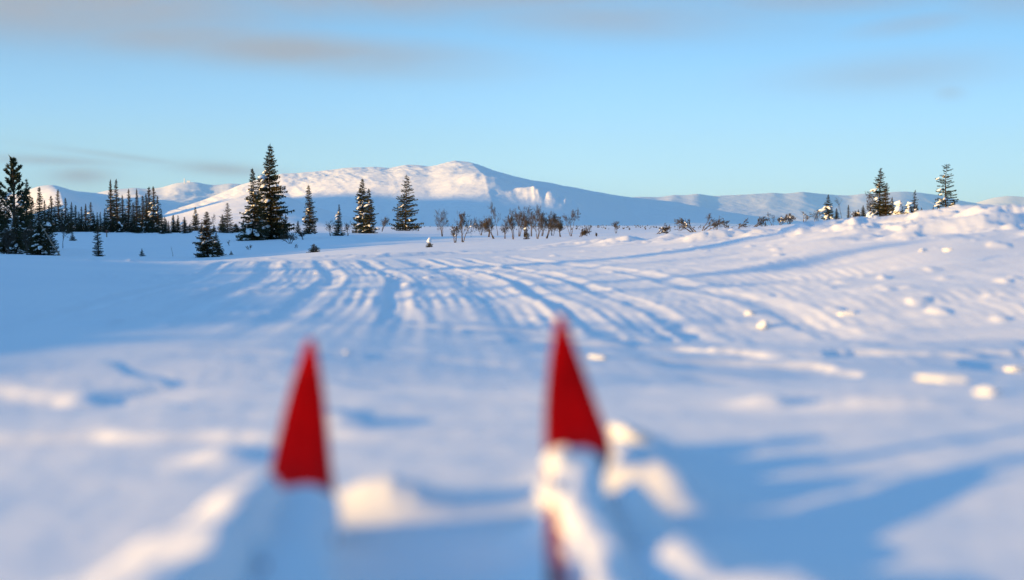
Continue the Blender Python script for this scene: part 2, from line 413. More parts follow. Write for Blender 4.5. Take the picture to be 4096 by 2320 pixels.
# ------------------------------------------------------------------ mountains
def mountain(name, sky_pts, r_foot, r_ridge, px0, px1, nc, nr, extra, seed, namp, prof=1.3, footy=905, back=.35):
    px = np.linspace(px0, px1, nc)
    sx, sy = zip(*sky_pts)
    # softened skyline
    ys = np.interp(px, sx, sy)
    k = max(2, int(nc * 14 / (px1 - px0))); ys = np.convolve(np.pad(ys, k, mode='edge'), np.ones(2 * k + 1) / (2 * k + 1), 'valid')
    t = np.concatenate([np.linspace(-.02, 1, nr), 1 + np.linspace(0, back, nr // 4)[1:]])
    P, T = np.meshgrid(px, t); P = P.T; T = T.T
    rf = r_foot(P) if callable(r_foot) else np.full(P.shape, float(r_foot))
    rd = r_ridge(P) if callable(r_ridge) else np.full(P.shape, float(r_ridge))
    y = rf + (rd - rf) * T
    x = y * (P - 2048) / FOC
    zr = zy(rd, ys[:, None])
    zf = zy(rf, footy) - 6
    tt = np.clip(T, 0, 1)
    s = np.where(T < 1, tt ** prof, 1 - ((T - 1) / back) ** 1.5 * .8)
    z = zf + (zr - zf) * s
    env = np.clip(np.sin(np.pi * np.clip(T, 0, 1) ** .8) ** .7, 0, 1) * np.clip((zr - zf) / 160, .15, 1.2)
    q = 1 / 900.
    nz = ridged(x * q * 1.2 + seed, y * q * .5 + seed, 5, .45) - 1.1 + .6 * fbm(x * q * .5 + seed, y * q * .4, 3)
    z = z + env * namp * nz
    small = fbm(x / 90 + seed, y / 160, 4)
    small = 1.4 * small + .55 * fbm(x / 32 + seed, y / 60, 3)
    z = z + 1.5 * small * np.clip(T * 3, 0, 1) * np.clip((zr - zf) / 120, .2, 1)
    if extra is not None: z = z + extra(P, T, x, y)
    v = np.stack([x.ravel(), y.ravel(), z.ravel()], -1)
    o = mesh_obj(name, v, gridfaces(P.shape[0], P.shape[1])[:, ::-1], MSNOW)
    tag(o, kind='structure')
    return o
MAIN = [(100, 905), (420, 900), (560, 878), (650, 850), (740, 825), (830, 795), (900, 768), (960, 740), (1050, 715), (1130, 695), (1200, 692), (1330, 680), (1400, 670),
        (1500, 668), (1560, 673), (1620, 660), (1680, 661), (1720, 667), (1780, 655), (1810, 650), (1850, 654), (1920, 670), (2000, 694), (2080, 713),
        (2200, 732), (2320, 755), (2450, 780), (2550, 792), (2700, 808), (2850, 838), (3000, 862), (3200, 885), (3500, 902), (3700, 908)]
def main_extra(P, T, x, y):
    tent = lambda c, wl, wr: np.clip(np.where(P < c, 1 - (c - P) / wl, 1 - (P - c) / wr), 0, 1)
    midt = np.sin(np.pi * np.clip(T, 0, 1) ** .9)
    c = 1830 + 160 * (1 - T)
    z = 84 * tent(c, 740, 620) * midt
    z = z + 2.2 * (ridged((P + 260 * T) / 75, T * 1.6 + 3, 4) - 1) * sstep(.35, .6, T) * (1 - sstep(.9, 1.0, T)) * (1 - sstep(1830, 1950, P))
    z = z + 9 * tent(1260 + 120 * (1 - T), 420, 260) * midt + 6 * tent(1540 + 60 * (1 - T), 180, 160) * midt
    z = z + 3 * fbm(P / 40 + 2 * T, T * 5, 4) * sstep(.55, .9, T) * (1 - sstep(.97, 1.0, T)) * (1 - sstep(1750, 1900, P))
    kn = 1 + .22 * fbm(P / 45 + 3, T * 7, 4)
    def knob(pc, tc, wp, wt, h): return h * kn * np.exp(-(((P - pc) / wp) ** 2 + ((T - tc) / wt) ** 2) ** 1.1)
    z = z + knob(2215, .24, 115, .075, 27) + knob(2130, .27, 70, .055, 11) + knob(2285, .21, 50, .045, 6)
    z = z + knob(1990, .33, 60, .06, 9) + knob(1890, .34, 50, .05, 7)
    return z
mountain('mountain', MAIN, 3000, 5600, 100, 3700, 760, 210, main_extra, 2.3, 14)
LEFT1 = [(-900, 800), (-300, 770), (0, 790), (100, 768), (150, 748), (190, 741), (215, 740), (260, 752), (300, 764), (360, 770), (430, 778), (520, 800), (640, 830), (760, 870), (850, 900)]
mountain('mountain', LEFT1, 3800, 7200, -900, 900, 260, 90, lambda P, T, x, y: 40 * np.clip(1 - np.abs(P - (215 + 60 * (1 - T))) / 160, 0, 1) * np.sin(np.pi * np.clip(T, 0, 1)), 5.1, 22)
LEFT2 = [(150, 860), (300, 800), (380, 774), (440, 761), (500, 755), (540, 752), (600, 757), (650, 750), (700, 735), (745, 728), (790, 729), (840, 740), (870, 740), (920, 734), (960, 737), (1020, 745), (1150, 790), (1300, 850)]
mountain('mountain', LEFT2, 5200, 8600, 150, 1300, 260, 90, None, 8.7, 30)
RIGHT1 = [(2200, 830), (2400, 795), (2560, 788), (2640, 788), (2690, 780), (2740, 781), (2780, 776), (2810, 778), (2850, 785), (2920, 781), (3000, 777), (3090, 772), (3140, 775), (3180, 771), (3210, 767), (3260, 773),
          (3330, 780), (3400, 783), (3440, 776), (3500, 775), (3560, 769), (3610, 766), (3680, 771), (3760, 782), (3840, 803), (3930, 818), (4020, 838), (4150, 850), (4400, 860), (5200, 850)]
mountain('mountain', RIGHT1, lambda P: 4500 + (P - 2200) * 1.9, lambda P: 6900 + (P - 2200) * 1.9, 2200, 5200, 420, 100, None, 3.9, 9, back=.2)
HILL = [(-200, 908), (420, 903), (560, 888), (650, 872), (740, 850), (830, 824), (900, 806), (980, 790), (1060, 780), (1110, 778), (1150, 788), (1250, 822), (1400, 868), (1550, 896), (1700, 908)]
mountain('hill', HILL, 1200, 2200, -200, 1700, 300, 90, None, 6.1, 9)
RIGHT2 = [(3600, 880), (3800, 830), (3900, 812), (3960, 793), (4010, 785), (4050, 784), (4096, 789), (4300, 780), (4700, 800), (5200, 850)]
mountain('mountain', RIGHT2, 9600, 12500, 3600, 5200, 160, 60, None, 1.9, 24)

# long fell left of the view that shades the foot of the mountain in the evening sun
def build_fell():
    n = 90
    U, W = np.meshgrid(np.linspace(-1, 1, n), np.linspace(0, 1, n))
    cb, sb = math.cos(R(SUN_BACK)), math.sin(R(SUN_BACK))
    u = -3500 + 1700 * U; v = 2200 + 4800 * W
    x = u * cb - v * sb; y = u * sb + v * cb
    h = (665 + 25 * fbm(v / 500, u / 900, 3)) * np.clip(1 - U ** 2, 0, 1) ** 1.5 * sstep(2250, 2800, v) * (1 - sstep(4900, 5600, v)) - 12
    o = mesh_obj('mountain', np.stack([x.ravel(), y.ravel(), h.ravel()], -1), gridfaces(n, n), MSNOW)
    tag(o, kind='structure')
build_fell()

# ------------------------------------------------------------------ snow blobs
def blob_mesh(name, seed, sub=3, rough=.28, flat=.0, cuts=0):
    bm = bmesh.new(); bmesh.ops.create_icosphere(bm, subdivisions=sub, radius=1)
    co = np.array([v.co[:] for v in bm.verts])
    n = fbm(co[:, 0] * 1.3 + seed * 3.1, co[:, 1] * 1.3 + co[:, 2] * 1.1 + seed, 4)
    n2 = fbm(co[:, 2] * 1.2 - seed, co[:, 0] * 1.2 + seed * 7, 3)
    s = 1 + rough * (n + n2)
    co = co * s[:, None]
    rg = np.random.RandomState(seed + 50)
    for _ in range(cuts):
        nrm = rg.normal(size=3); nrm /= np.linalg.norm(nrm); lim = rg.uniform(.45, .8)
        d = co @ nrm
        co = co - np.clip(d - lim, 0, None)[:, None] * nrm * .92
    if cuts: co = co * (1 + .05 * fbm(co[:, 0] * 6 + seed, co[:, 1] * 6 + co[:, 2] * 5, 3))[:, None]
    if flat: co[:, 2] = np.where(co[:, 2] < 0, co[:, 2] * (1 - flat), co[:, 2])
    for v, c in zip(bm.verts, co): v.co = c
    me = bpy.data.meshes.new(name); bm.to_mesh(me); bm.free()
    me.polygons.foreach_set('use_smooth', np.ones(len(me.polygons), dtype=bool))
    me.materials.append(SNOWL)
    return me
LUMPS = [blob_mesh('snow_lump', i, 2, .5, .3) for i in range(7)]

# ------------------------------------------------------------------ spruces
class Tri:
    def __init__(s): s.v = []; s.f = []
    def tri(s, a, b, c):
        n = len(s.v); s.v += [tuple(a), tuple(b), tuple(c)]; s.f.append((n, n + 1, n + 2))
    def tube(s, pts, rad, k=4):
        n0 = len(s.v)
        for i, p in enumerate(pts):
            d = (pts[min(i + 1, len(pts) - 1)] - pts[max(i - 1, 0)])
            if d.length < 1e-9: d = Vector((0, 0, 1))
            d.normalize()
            a = d.orthogonal().normalized() if abs(d.z) < .95 else Vector((1, 0, 0)).cross(d).normalized()
            b = d.cross(a)
            for j in range(k):
                q = 2 * math.pi * j / k
                s.v.append(tuple(p + (a * math.cos(q) + b * math.sin(q)) * rad[i]))
        for i in range(len(pts) - 1):
            for j in range(k):
                a_, b_ = n0 + i * k + j, n0 + i * k + (j + 1) % k
                s.f.append((a_, b_, b_ + k, a_ + k))
        s.f.append(tuple(range(n0 + (len(pts) - 1) * k, n0 + len(pts) * k)))
    def obj(s, name, m, parent=None, smooth=False): return mesh_obj(name, s.v, s.f, m, parent, smooth)

def spruce_parts(H, Rb, rng, dens=1.0, sparse=0.0, power=.85, gap=.0, tipclump=False, lean=0.0, asym=0.0):
    """returns crown Tri, trunk Tri, candidate snow seats"""
    cr, tr, seats = Tri(), Tri(), []
    lx = lean * H
    def axis(h):
        t = h / H
        return Vector((lx * t + .012 * H * math.sin(5 * t + H), .010 * H * math.sin(4 * t + 1.7 * H), h))
    npt = 9
    tr.tube([axis(H * i / (npt - 1)) - Vector((0, 0, .15 if i == 0 else 0)) for i in range(npt)], [max(.008, .018 * H * (1 - i / (npt - 1)) + .006) for i in range(npt)], 6)
    sc = Rb
    step = H / (15 + 13 * dens)
    h = H * (.03 + gap)
    layer_f = 1.0
    while h < H * .985:
        t = h / H
        env = Rb * ((1 - t) ** power) * rng.uniform(.68, 1.18) + .018 * H * (1 - .5 * t)
        nb = int(max(4, (5 + 5 * (1 - t)) * (.8 + .5 * dens)))
        a0 = rng.random() * 6.28
        for b in range(nb):
            if rng.random() < sparse * (0.4 + t * .5): continue
            a = a0 + 6.283 * b / nb + rng.uniform(-.3, .3)
            L = env * rng.uniform(.5, 1.15) * (1 + asym * math.cos(a))
            if rng.random() < .06: L *= 1.22
            dr = Vector((math.cos(a), math.sin(a), 0)); si = Vector((-dr.y, dr.x, 0))
            base = axis(min(h + rng.uniform(-.5, .5) * step, H * .99))
            up0 = .55 - 1.0 * (1 - t) ** .7 + rng.uniform(-.12, .12)
            def P(s): return base + dr * (L * s) + Vector((0, 0, L * (up0 * s * .75 + .30 * s * s * (1.0 - t) - .04)))
            ns = max(3, int(3 + L / H * 26 * (.6 + .4 * dens)))
            w0 = max(.018 * H * .5, L * .17)
            prev = P(0)
            for k in range(1, ns + 1):
                s = k / ns
                p = P(s); d = p - prev
                # rachis
                wv = si * (.005 * H * .6)
                cr.tri(prev - wv, prev + wv, p)
                if s > .12:
                    for sg in (-1, 1):
                        ln = (w0 * (1.25 - .75 * s) + .010 * H) * rng.uniform(.7, 1.3)
                        tip = p + si * (sg * ln * .85) + dr * (ln * rng.uniform(.3, .9)) + Vector((0, 0, -ln * rng.uniform(.15, .75)))
                        q = d * rng.uniform(.45, .75)
                        cr.tri(p - q, p + q * .7, tip)
                    # hanging / standing sprig
                    ln = (w0 * .8 + .010 * H) * rng.uniform(.5, 1.1)
                    cr.tri(p - d * .5, p + d * .45, p + dr * ln * .3 + Vector((0, 0, -ln * .9)) + si * rng.uniform(-.3, .3) * ln)
                    if rng.random() < .6:
                        cr.tri(p - d * .45, p + d * .4, p + dr * ln * .6 + Vector((0, 0, ln * .35)) + si * rng.uniform(-.4, .4) * ln)
                prev = p
            e = P(1.0)
            ln = .018 * H + L * .06
            cr.tri(e - si * ln * .35, e + si * ln * .35, e + dr * ln * 1.3 + Vector((0, 0, ln * .35)))
            seats.append((P(rng.uniform(.45, .9)), a, L, t))
        h += step * rng.uniform(.75, 1.25) * (1 - .35 * t)
    # leader with short shoots
    for k in range(10):
        hh = H * (.93 + .007 * k); a = rng.random() * 6.28; ln = .020 * H * (1.2 - .08 * k)
        p = axis(hh); dr = Vector((math.cos(a), math.sin(a), .45)); si = Vector((-math.sin(a), math.cos(a), 0))
        cr.tri(p - si * .004 * H, p + si * .004 * H, p + dr * ln)
        cr.tri(p + Vector((0, 0, -.004 * H)), p + Vector((0, 0, .006 * H)), p + dr * ln)
    cr.tri(axis(H * .96) - Vector((.006 * H, 0, 0)), axis(H * .96) + Vector((.006 * H, 0, 0)), axis(H) + Vector((0, 0, .02 * H)))
    return cr, tr, seats

def add_snow(root, seats, n, size, rng, tmax=.75, side=None):
    s2 = [s for s in seats if s[3] < tmax and (side is None or rng.random() < .5 + .5 * math.cos(s[1] - side))]
    rng.shuffle(s2)
    for (p, a, L, t) in s2[:int(n * 1.35)]:
        k = size * rng.choice((.35, .5, .6, .8, 1.0)) * .95
        o = child('snow_lump', rng.choice(LUMPS), root, p + Vector((0, 0, k * .28)), (rng.uniform(-.2, .2), rng.uniform(.1, .5), a), (k * rng.uniform(1.0, 1.9), k * rng.uniform(.5, .9), k * rng.uniform(.4, .65)))
        o.rotation_euler.y = rng.uniform(.15, .7)

def find_r(px, yb, lo=24, hi_=420):
    rs = np.exp(np.linspace(math.log(lo), math.log(hi_), 260))
    x = rs * (px - 2048) / FOC
    yy = HOR - (height(x, rs) - EYE) / rs * FOC
    # the ground must descend to a match: take the nearest match, preferring the farther one
    e = np.abs(yy - yb)
    m = e.min()
    ok = np.where(e < m + 1.2)[0]
    return float(rs[ok[-1]])
def at(px, r): return r * (px - 2048) / FOC
def ypix(x, y, z): return HOR - (z - EYE) / y * FOC

SPRUCE_CACHE = {}
def spruce(px, ytop, ybase, hw, label, r=None, snow=0, ssize=None, seed=None, brown=False, side=2.8, group=None, name='spruce_tree', tmax=.7, **kw):
    r = r or find_r(px, ybase)
    x = at(px, r); gz = ground(x, r)
    H = zy(r, ytop) - gz
    Rb = hw * r / FOC
    rng = random.Random(seed if seed is not None else int(px * 7 + ytop))
    root = empty(name, (x, r, gz), label, 'spruce tree', group)
    cr, tr, seats = spruce_parts(H, Rb, rng, **kw)
    cr.obj('crown', FOLB if brown else FOL, root)
    tr.obj('trunk', BARK, root, True)
    if snow: add_snow(root, seats, snow, ssize or Rb * .22, rng, tmax=tmax, side=side)
    if snow >= 8: add_snow(root, seats, 4, (ssize or Rb * .22) * 1.1, rng, tmax=.22, side=-1.2)
    return root

# prototypes reused for the far forest and the trees outside the view
PROTO = []
def get_protos():
    if PROTO: return PROTO
    for i, (hw, kw) in enumerate([(.17, dict(dens=.75)), (.13, dict(dens=.9, sparse=.1)), (.20, dict(dens=.7, sparse=.15)), (.15, dict(dens=.8, power=.7)), (.22, dict(dens=.7)), (.11, dict(dens=.9, power=.6))]):
        rng = random.Random(100 + i)
        cr, tr, seats = spruce_parts(1.0, hw, rng, **kw)
        a = mesh_obj('crown', cr.v, cr.f, FOL, smooth=False, link=False).data
        b = mesh_obj('crown', cr.v, cr.f, FOLB, smooth=False, link=False).data
        c = mesh_obj('trunk', tr.v, tr.f, BARK, link=False).data
        PROTO.append((a, b, c, seats, hw))
    return PROTO
def spruce_copy(px, ytop, ybase, hw, label, r=None, snow=0, brown=False, group=None, seed=None, xy=None, H=None):
    rng = random.Random(seed if seed is not None else int(px * 13 + ytop))
    if xy is None:
        r = r or find_r(px, ybase); x = at(px, r); y = r
        gz = ground(x, y); H = zy(r, ytop) - gz; rb = hw * r / FOC
    else:
        x, y = xy; gz = ground(x, y); rb = hw
    ratio = rb / H
    pr = min(get_protos(), key=lambda p: abs(p[4] - ratio) + rng.uniform(0, .05))
    root = empty('spruce_tree', (x, y, gz - .03), label, 'spruce tree', group, rz=rng.random() * 6.28)
    k = rb / pr[4] / 1.0
    s = (k, k, H)
    child('crown', pr[1] if brown else pr[0], root, sc=s)
    child('trunk', pr[2], root, sc=s)
    if snow:
        seats = [(Vector((p.x * s[0], p.y * s[1], p.z * s[2])), a, L * k, t) for (p, a, L, t) in pr[3]]
        cr = root.rotation_euler.z
        add_snow(root, seats, snow, max(rb * .26, .05), rng, side=2.9 + (1.2 if rng.random() < .5 else 0) - cr)
    return root

# ------------------------------------------------------------------ bare birches
def birch(px, ytop, ybase, hw, label, r=None, stems=2, lean=0.0, depth=3, snow=0, twig=1.0, seed=None, curl=.35, name='birch_tree', cat='birch tree', group=None, spread=1.0, sized=None):
    r = r or find_r(px, ybase)
    x = at(px, r); gz = ground(x, r)
    H = max(.2, zy(r, ytop) - gz); W = hw * r / FOC
    rng = random.Random(seed if seed is not None else int(px * 3 + ytop))
    root = empty(name, (x, r, gz), label, cat, group)
    tk, tw = Tri(), Tri()
    seats = []
    def grow(p, d, L, rad, lev):
        n = (7, 5, 4, 3)[lev]
        pts = [p.copy()]; rads = [rad]
        q = p.copy(); dd = d.copy()
        for i in range(n):
            k = (.20, .30, .34, .38)[lev] * curl / .35
            dd = (dd + Vector((rng.uniform(-1, 1), rng.uniform(-1, 1), rng.uniform(-.7, .8))) * k).normalized()
            if lev == 0: dd = (dd + Vector((lean * .30, 0, .10))).normalized()
            if lev > 0: dd = (dd + Vector((lean * .15, 0, .05))).normalized()
            q = q + dd * (L / n)
            pts.append(q.copy()); rads.append(rad * (1 - .78 * (i + 1) / n))
            if lev < depth and i >= (2 if lev == 0 else 1):
                for _ in range(1 if lev == 0 and rng.random() < .45 else 2):
                    if rng.random() < (.92 if lev == 0 else .78) * twig:
                        o = dd.orthogonal().normalized()
                        o = Matrix.Rotation(rng.random() * 6.28, 3, dd) @ o
                        nd_ = (dd * .8 + o * rng.uniform(.55, 1.1) + Vector((lean * .3, 0, .06))).normalized()
                        fl = rng.uniform(.34, .60) * (1.15 - .5 * (i / n) if lev == 0 else 1)
                        grow(q.copy(), nd_, L * fl, max(.003, rads[-1] * .58), lev + 1)
        (tk if lev == 0 else tw).tube(pts, [max(.0038 + .0019 * H, a_) for a_ in rads], 5 if lev == 0 else 3)
        if lev in (1, 2): seats.append((pts[1], rng.random() * 6.28, L, .3))
    for s in range(stems):
        a = (s - (stems - 1) / 2) / max(1, stems - 1) * 1.6 + rng.uniform(-.35, .35) if stems > 1 else rng.uniform(-.2, .2)
        d = Vector((a * .55 * spread * min(1.5, W / H) + lean, rng.uniform(-.3, .3), 1)).normalized()
        grow(Vector((a * .10 * W, rng.uniform(-.1, .1) * W, -.05)), d, H * rng.uniform(.68, 1.0), 0.029 * H ** .6 * rng.uniform(.75, 1.15), 0)
    # fit the photographed size
    v = np.array(tk.v + tw.v); top = v[:, 2].max(); wid = np.abs(v[:, 0] - v[:, 0].mean()).max()
    sz = H / top; sx = min(2.0, max(.5, W / wid))
    for T_ in (tk, tw): T_.v = [(a * sx, b * sx, c * sz) for a, b, c in T_.v]
    tk.obj('trunk', BIRCH, root, True)
    if tw.v: tw.obj('branches', TWIG, root, True)
    seats = [(Vector((p.x * sx, p.y * sx, p.z * sz)), a, L, t) for p, a, L, t in seats]
    if snow: add_snow(root, seats, snow, max(.045, W * .12), rng)
    return root

exec_objects = True
# ------------------------------------------------------------------ the spruces in view
LF = 'dark spruces standing in the forest edge on the left'
# big group left of centre
spruce(1084, 579, 959, 76, 'tallest spruce of all, towering in front of the lit mountain slope', r=118, snow=26, ssize=.30, dens=1.5, power=.8, asym=.1)
spruce(1015, 675, 966, 62, 'tall slim spruce touching the left side of the tallest spruce', r=114, snow=16, ssize=.34, dens=1.2, power=.95)
spruce(1040, 701, 962, 36, 'narrow spruce squeezed between the tallest spruce and its left neighbour', r=119, dens=1.1, snow=4, ssize=.25)
spruce(975, 880, 950, 26, 'low snowy young spruce at the left foot of the tallest spruce group', r=116, snow=10, ssize=.25)
spruce(1143, 857, 950, 22, 'short dark spruce hugging the right foot of the tallest spruce', r=122)
spruce(1238, 740, 938, 33, 'slim pointed spruce just right of the tallest spruce, snow on its lower left', snow=12, ssize=.24, dens=1.1, power=.72)
spruce(1193, 881, 932, 14, 'small round spruce at the left foot of the slim pointed spruce', snow=3)
spruce(1452, 716, 933, 46, 'broad spruce with a forked top and snow heaped on its skirt', snow=22, ssize=.32, dens=1.3, power=.8)
spruce(1478, 755, 934, 36, 'shorter spruce grown into the right side of the fork topped spruce', r=None, snow=10, ssize=.32, dens=1.1)
spruce(1625, 699, 925, 66, 'open layered spruce standing alone right of centre left, well spaced whorls', snow=9, ssize=.28, dens=.75, sparse=.2, power=.82)
spruce(1356, 818, 944, 24, 'small spruce with a thin spire wrapped in bare bushes', snow=8, ssize=.16, power=1.0)
spruce(828, 846, 1029, 52, 'brownish bushy spruce low in front of the forest, nearest of the left meadow', snow=10, ssize=.12, brown=True, dens=1.3, power=.75)
spruce(866, 930, 1026, 34, 'short spruce leaning into the right side of the brownish bushy spruce', snow=7, ssize=.13, dens=1.0)
spruce(911, 812, 933, 30, 'open topped spruce between the brownish spruce and the tallest group', dens=.7, sparse=.25, power=.6)
spruce(890, 857, 932, 20, 'low dark spruce at the left flank of the open topped spruce', snow=2)
spruce(783, 827, 926, 23, 'single dark pointed spruce rising behind the brownish bushy spruce on the left', snow=4, ssize=.25)
spruce(858, 898, 930, 12, 'tiny brown spruce beneath the bare birch at the forest end', brown=True)
spruce(945, 893, 932, 26, 'low spruce thicket bush just left of the tallest spruce group', snow=4)
# small ones on the meadow
spruce(393, 900, 1029, 19, 'thin ragged little spruce alone on the shaded snow at left', dens=.8, sparse=.3, power=.35, brown=True, name='spruce_sapling')
spruce(291, 927, 964, 14, 'small bushy sapling by the bare birch at left', dens=.5, name='spruce_sapling')
spruce(568, 994, 1027, 15, 'tiny flat sapling on the shaded snow left of the brownish spruce', dens=.4, name='spruce_sapling', sparse=.3)
spruce(925, 1003, 1020, 9, 'very small sapling tip right of the brownish spruce', dens=.3, name='spruce_sapling')
spruce(1257, 975, 1010, 28, 'wide flat sapling poking out of the sunlit snow in the middle', dens=.4, name='spruce_sapling', power=.7)
spruce(1718, 962, 990, 18, 'small drooping sapling with one round snow cap on top', dens=.4, snow=1, ssize=.18, tmax=1, name='spruce_sapling', brown=True)
spruce(2105, 898, 958, 15, 'little spruce with a snow ball on its left among the bare birches', dens=.7, snow=2, ssize=.13, brown=True, name='spruce_sapling')
spruce(3061, 884, 906, 7, 'tiny dark sapling on the berm between two bare birches on the right', r=60, dens=.4, name='spruce_sapling')
# right hand group, beyond the berm
spruce(3518, 674, 858, 42, 'tall narrow spruce on the right with snow piled at its lower left', r=62, snow=12, ssize=.12, dens=1.1, sparse=.25, power=.62)
spruce(3541, 732, 858, 24, 'slim spruce growing against the right side of the tall narrow one', r=61, dens=.9, power=.5, brown=True)
spruce(3780, 658, 863, 54, 'rightmost tall spruce, ragged and gappy with snow balls along the trunk', r=60, snow=14, ssize=.10, dens=.45, sparse=.5, power=.45, tmax=.9)
spruce(3813, 797, 863, 18, 'short spruce tucked against the right side of the rightmost tall spruce', r=61, snow=8, ssize=.15)
spruce(3731, 828, 867, 15, 'low dark bush of spruce left of the rightmost tall spruce', r=61, snow=3)
spruce(3653, 760, 860, 19, 'thin leaning spruce between the two tall spruces on the right', r=62, dens=.6, sparse=.3, power=.6, lean=.05)
spruce(3684, 830, 868, 12, 'small stub of a spruce right of the thin leaning spruce', r=60, snow=2)
spruce(3566, 788, 860, 20, 'small dark spruce with a snow bobble beside the tall narrow spruce', r=59, snow=3, ssize=.13, tmax=.95)
spruce(3597, 806, 866, 34, 'low spruce buried under thick snow, left one of the buried pair', r=58, snow=13, ssize=.17, tmax=1)
spruce(3634, 812, 868, 34, 'low spruce buried under thick snow, right one of the buried pair', r=58, snow=12, ssize=.17, tmax=1)
spruce(3311, 778, 884, 34, 'medium spruce with snow clumps, leftmost of the spruces on the right', r=64, snow=8, ssize=.13, dens=.9, sparse=.15)
spruce(3345, 832, 884, 16, 'short dark spruce at the right foot of the medium snowy spruce', r=65)
spruce(3392, 820, 882, 9, 'pencil thin little spruce right of the bare snag on the right', r=64, dens=.6, power=.5)
spruce(3451, 821, 878, 20, 'short dark spruce left of the tall narrow spruce', r=63, snow=2, ssize=.12)
spruce(3480, 832, 868, 16, 'small brown spruce beneath the left side of the tall narrow spruce', r=61, brown=True, snow=10, ssize=.15)

# left cluster, nearer
def pine(px, ytop, ybase, hw, label, r):
    x = at(px, r); gz = ground(x, r); H = zy(r, ytop) - gz; W = hw * r / FOC
    root = empty('pine_tree', (x, r, gz), label, 'pine tree')
    rng = random.Random(5)
    tr, cr, br = Tri(), Tri(), Tri()
    ax = lambda t: Vector((.02 * H * math.sin(3 * t), 0, H * t))
    tr.tube([ax(i / 8) - Vector((0, 0, .1 if i == 0 else 0)) for i in range(9)], [.035 * H ** .7 * (1.02 - i / 8) + .008 for i in range(9)], 7)
    seats = []
    def tuft(p, d, s):
        for _ in range(11):
            v = (d + Vector((rng.uniform(-1, 1), rng.uniform(-1, 1), rng.uniform(-.8, 1))) * .9).normalized()
            o = v.orthogonal().normalized() * s * .18; o = Matrix.Rotation(rng.random() * 6.28, 3, v) @ o
            q = p - d * s * rng.uniform(0, 1.3)
            cr.tri(q - o, q + o, q + v * s * rng.uniform(.6, 1.1))
    t = .16
    while t < .97:
        for b in range(rng.choice((3, 4, 5))):
            a = rng.random() * 6.28
            L = W * (1.02 - t) ** .55 * rng.uniform(.55, 1.1)
            d = Vector((math.cos(a), math.sin(a), .12 + .6 * t)).normalized()
            p = ax(t); pts = [p]
            for i in range(5):
                d = (d + Vector((rng.uniform(-.15, .15), rng.uniform(-.15, .15), rng.uniform(-.05, .22)))).normalized()
                p = p + d * L / 5; pts.append(p)
                if i >= 2:
                    for _ in range(3):
                        dd = (d + Vector((rng.uniform(-1, 1), rng.uniform(-1, 1), rng.uniform(-.2, .6))) * .8).normalized()
                        e = p + dd * L * .22
                        br.tube([p, e], [.008, .005], 3); tuft(e, dd, .034 * H * rng.uniform(.7, 1.1))
            br.tube(pts, [.02 * (1 - .14 * i) for i in range(6)], 4)
            tuft(pts[-1], d, .042 * H); seats.append((pts[3], a, L, t))
        t += rng.uniform(.032, .052)
    tuft(ax(1.0), Vector((0, 0, 1)), .06 * H)
    tr.obj('trunk', BARK, root, True); br.obj('branches', BARK, root, True); cr.obj('crown', PINE, root)
    add_snow(root, seats, 16, .13, rng, tmax=.6)
pine(52, 634, 1000, 92, 'tall open pine with tufted branches near the left edge', 66)
spruce(-4, 735, 1000, 42, 'dark tree cut by the left edge of the view beside the tall pine', r=64, snow=8, ssize=.14, dens=1.2, power=.6)
spruce(108, 718, 1000, 32, 'slim spruce just right of the tall open pine', r=68, dens=1.0, power=.7, snow=5, ssize=.14)
spruce(158, 749, 990, 34, 'pointed spruce behind the near left thicket, second right of the pine', r=78, dens=1.1, snow=8, ssize=.14)
spruce(69, 857, 1004, 30, 'short snowy spruce in front of the tall open pine', r=60, dens=1.0, snow=10, ssize=.1, power=.6)
spruce(160, 879, 1010, 44, 'bushy low spruce with a tall snow cap left of the leaning pole', r=57, dens=1.2, snow=12, ssize=.11, power=.7)
spruce(195, 825, 1012, 38, 'spreading spruce whose branches reach behind the leaning pole', r=58, dens=1.0, snow=6, ssize=.1, sparse=.15, power=.65)
spruce(128, 870, 1006, 30, 'dark spruce in the middle of the near left thicket', r=62, dens=1.0, snow=5, ssize=.1)
spruce(22, 870, 1005, 34, 'dense dark spruce low at the left edge with a snowy foot', r=60, dens=1.0, snow=9, ssize=.12)
spruce(85, 800, 1000, 34, 'dark spruce filling the gap right of the pine trunk', r=74, dens=1.0, snow=5, ssize=.13, power=.7)
spruce(28, 790, 1000, 36, 'dark spruce behind the left side of the pine trunk', r=75, dens=1.0, snow=6, ssize=.13, power=.7)
spruce(128, 790, 1000, 30, 'narrow dark spruce between the pine and the pointed spruce', r=76, dens=1.0, snow=5, ssize=.13, power=.7)
birch(110, 880, 1008, 40, 'bare bush tangled among the near left spruces', r=59, stems=4, name='birch_bush', cat='bush')
birch(30, 900, 1008, 40, 'bare bush at the left edge under the tall pine', r=58, stems=4, name='birch_bush', cat='bush')

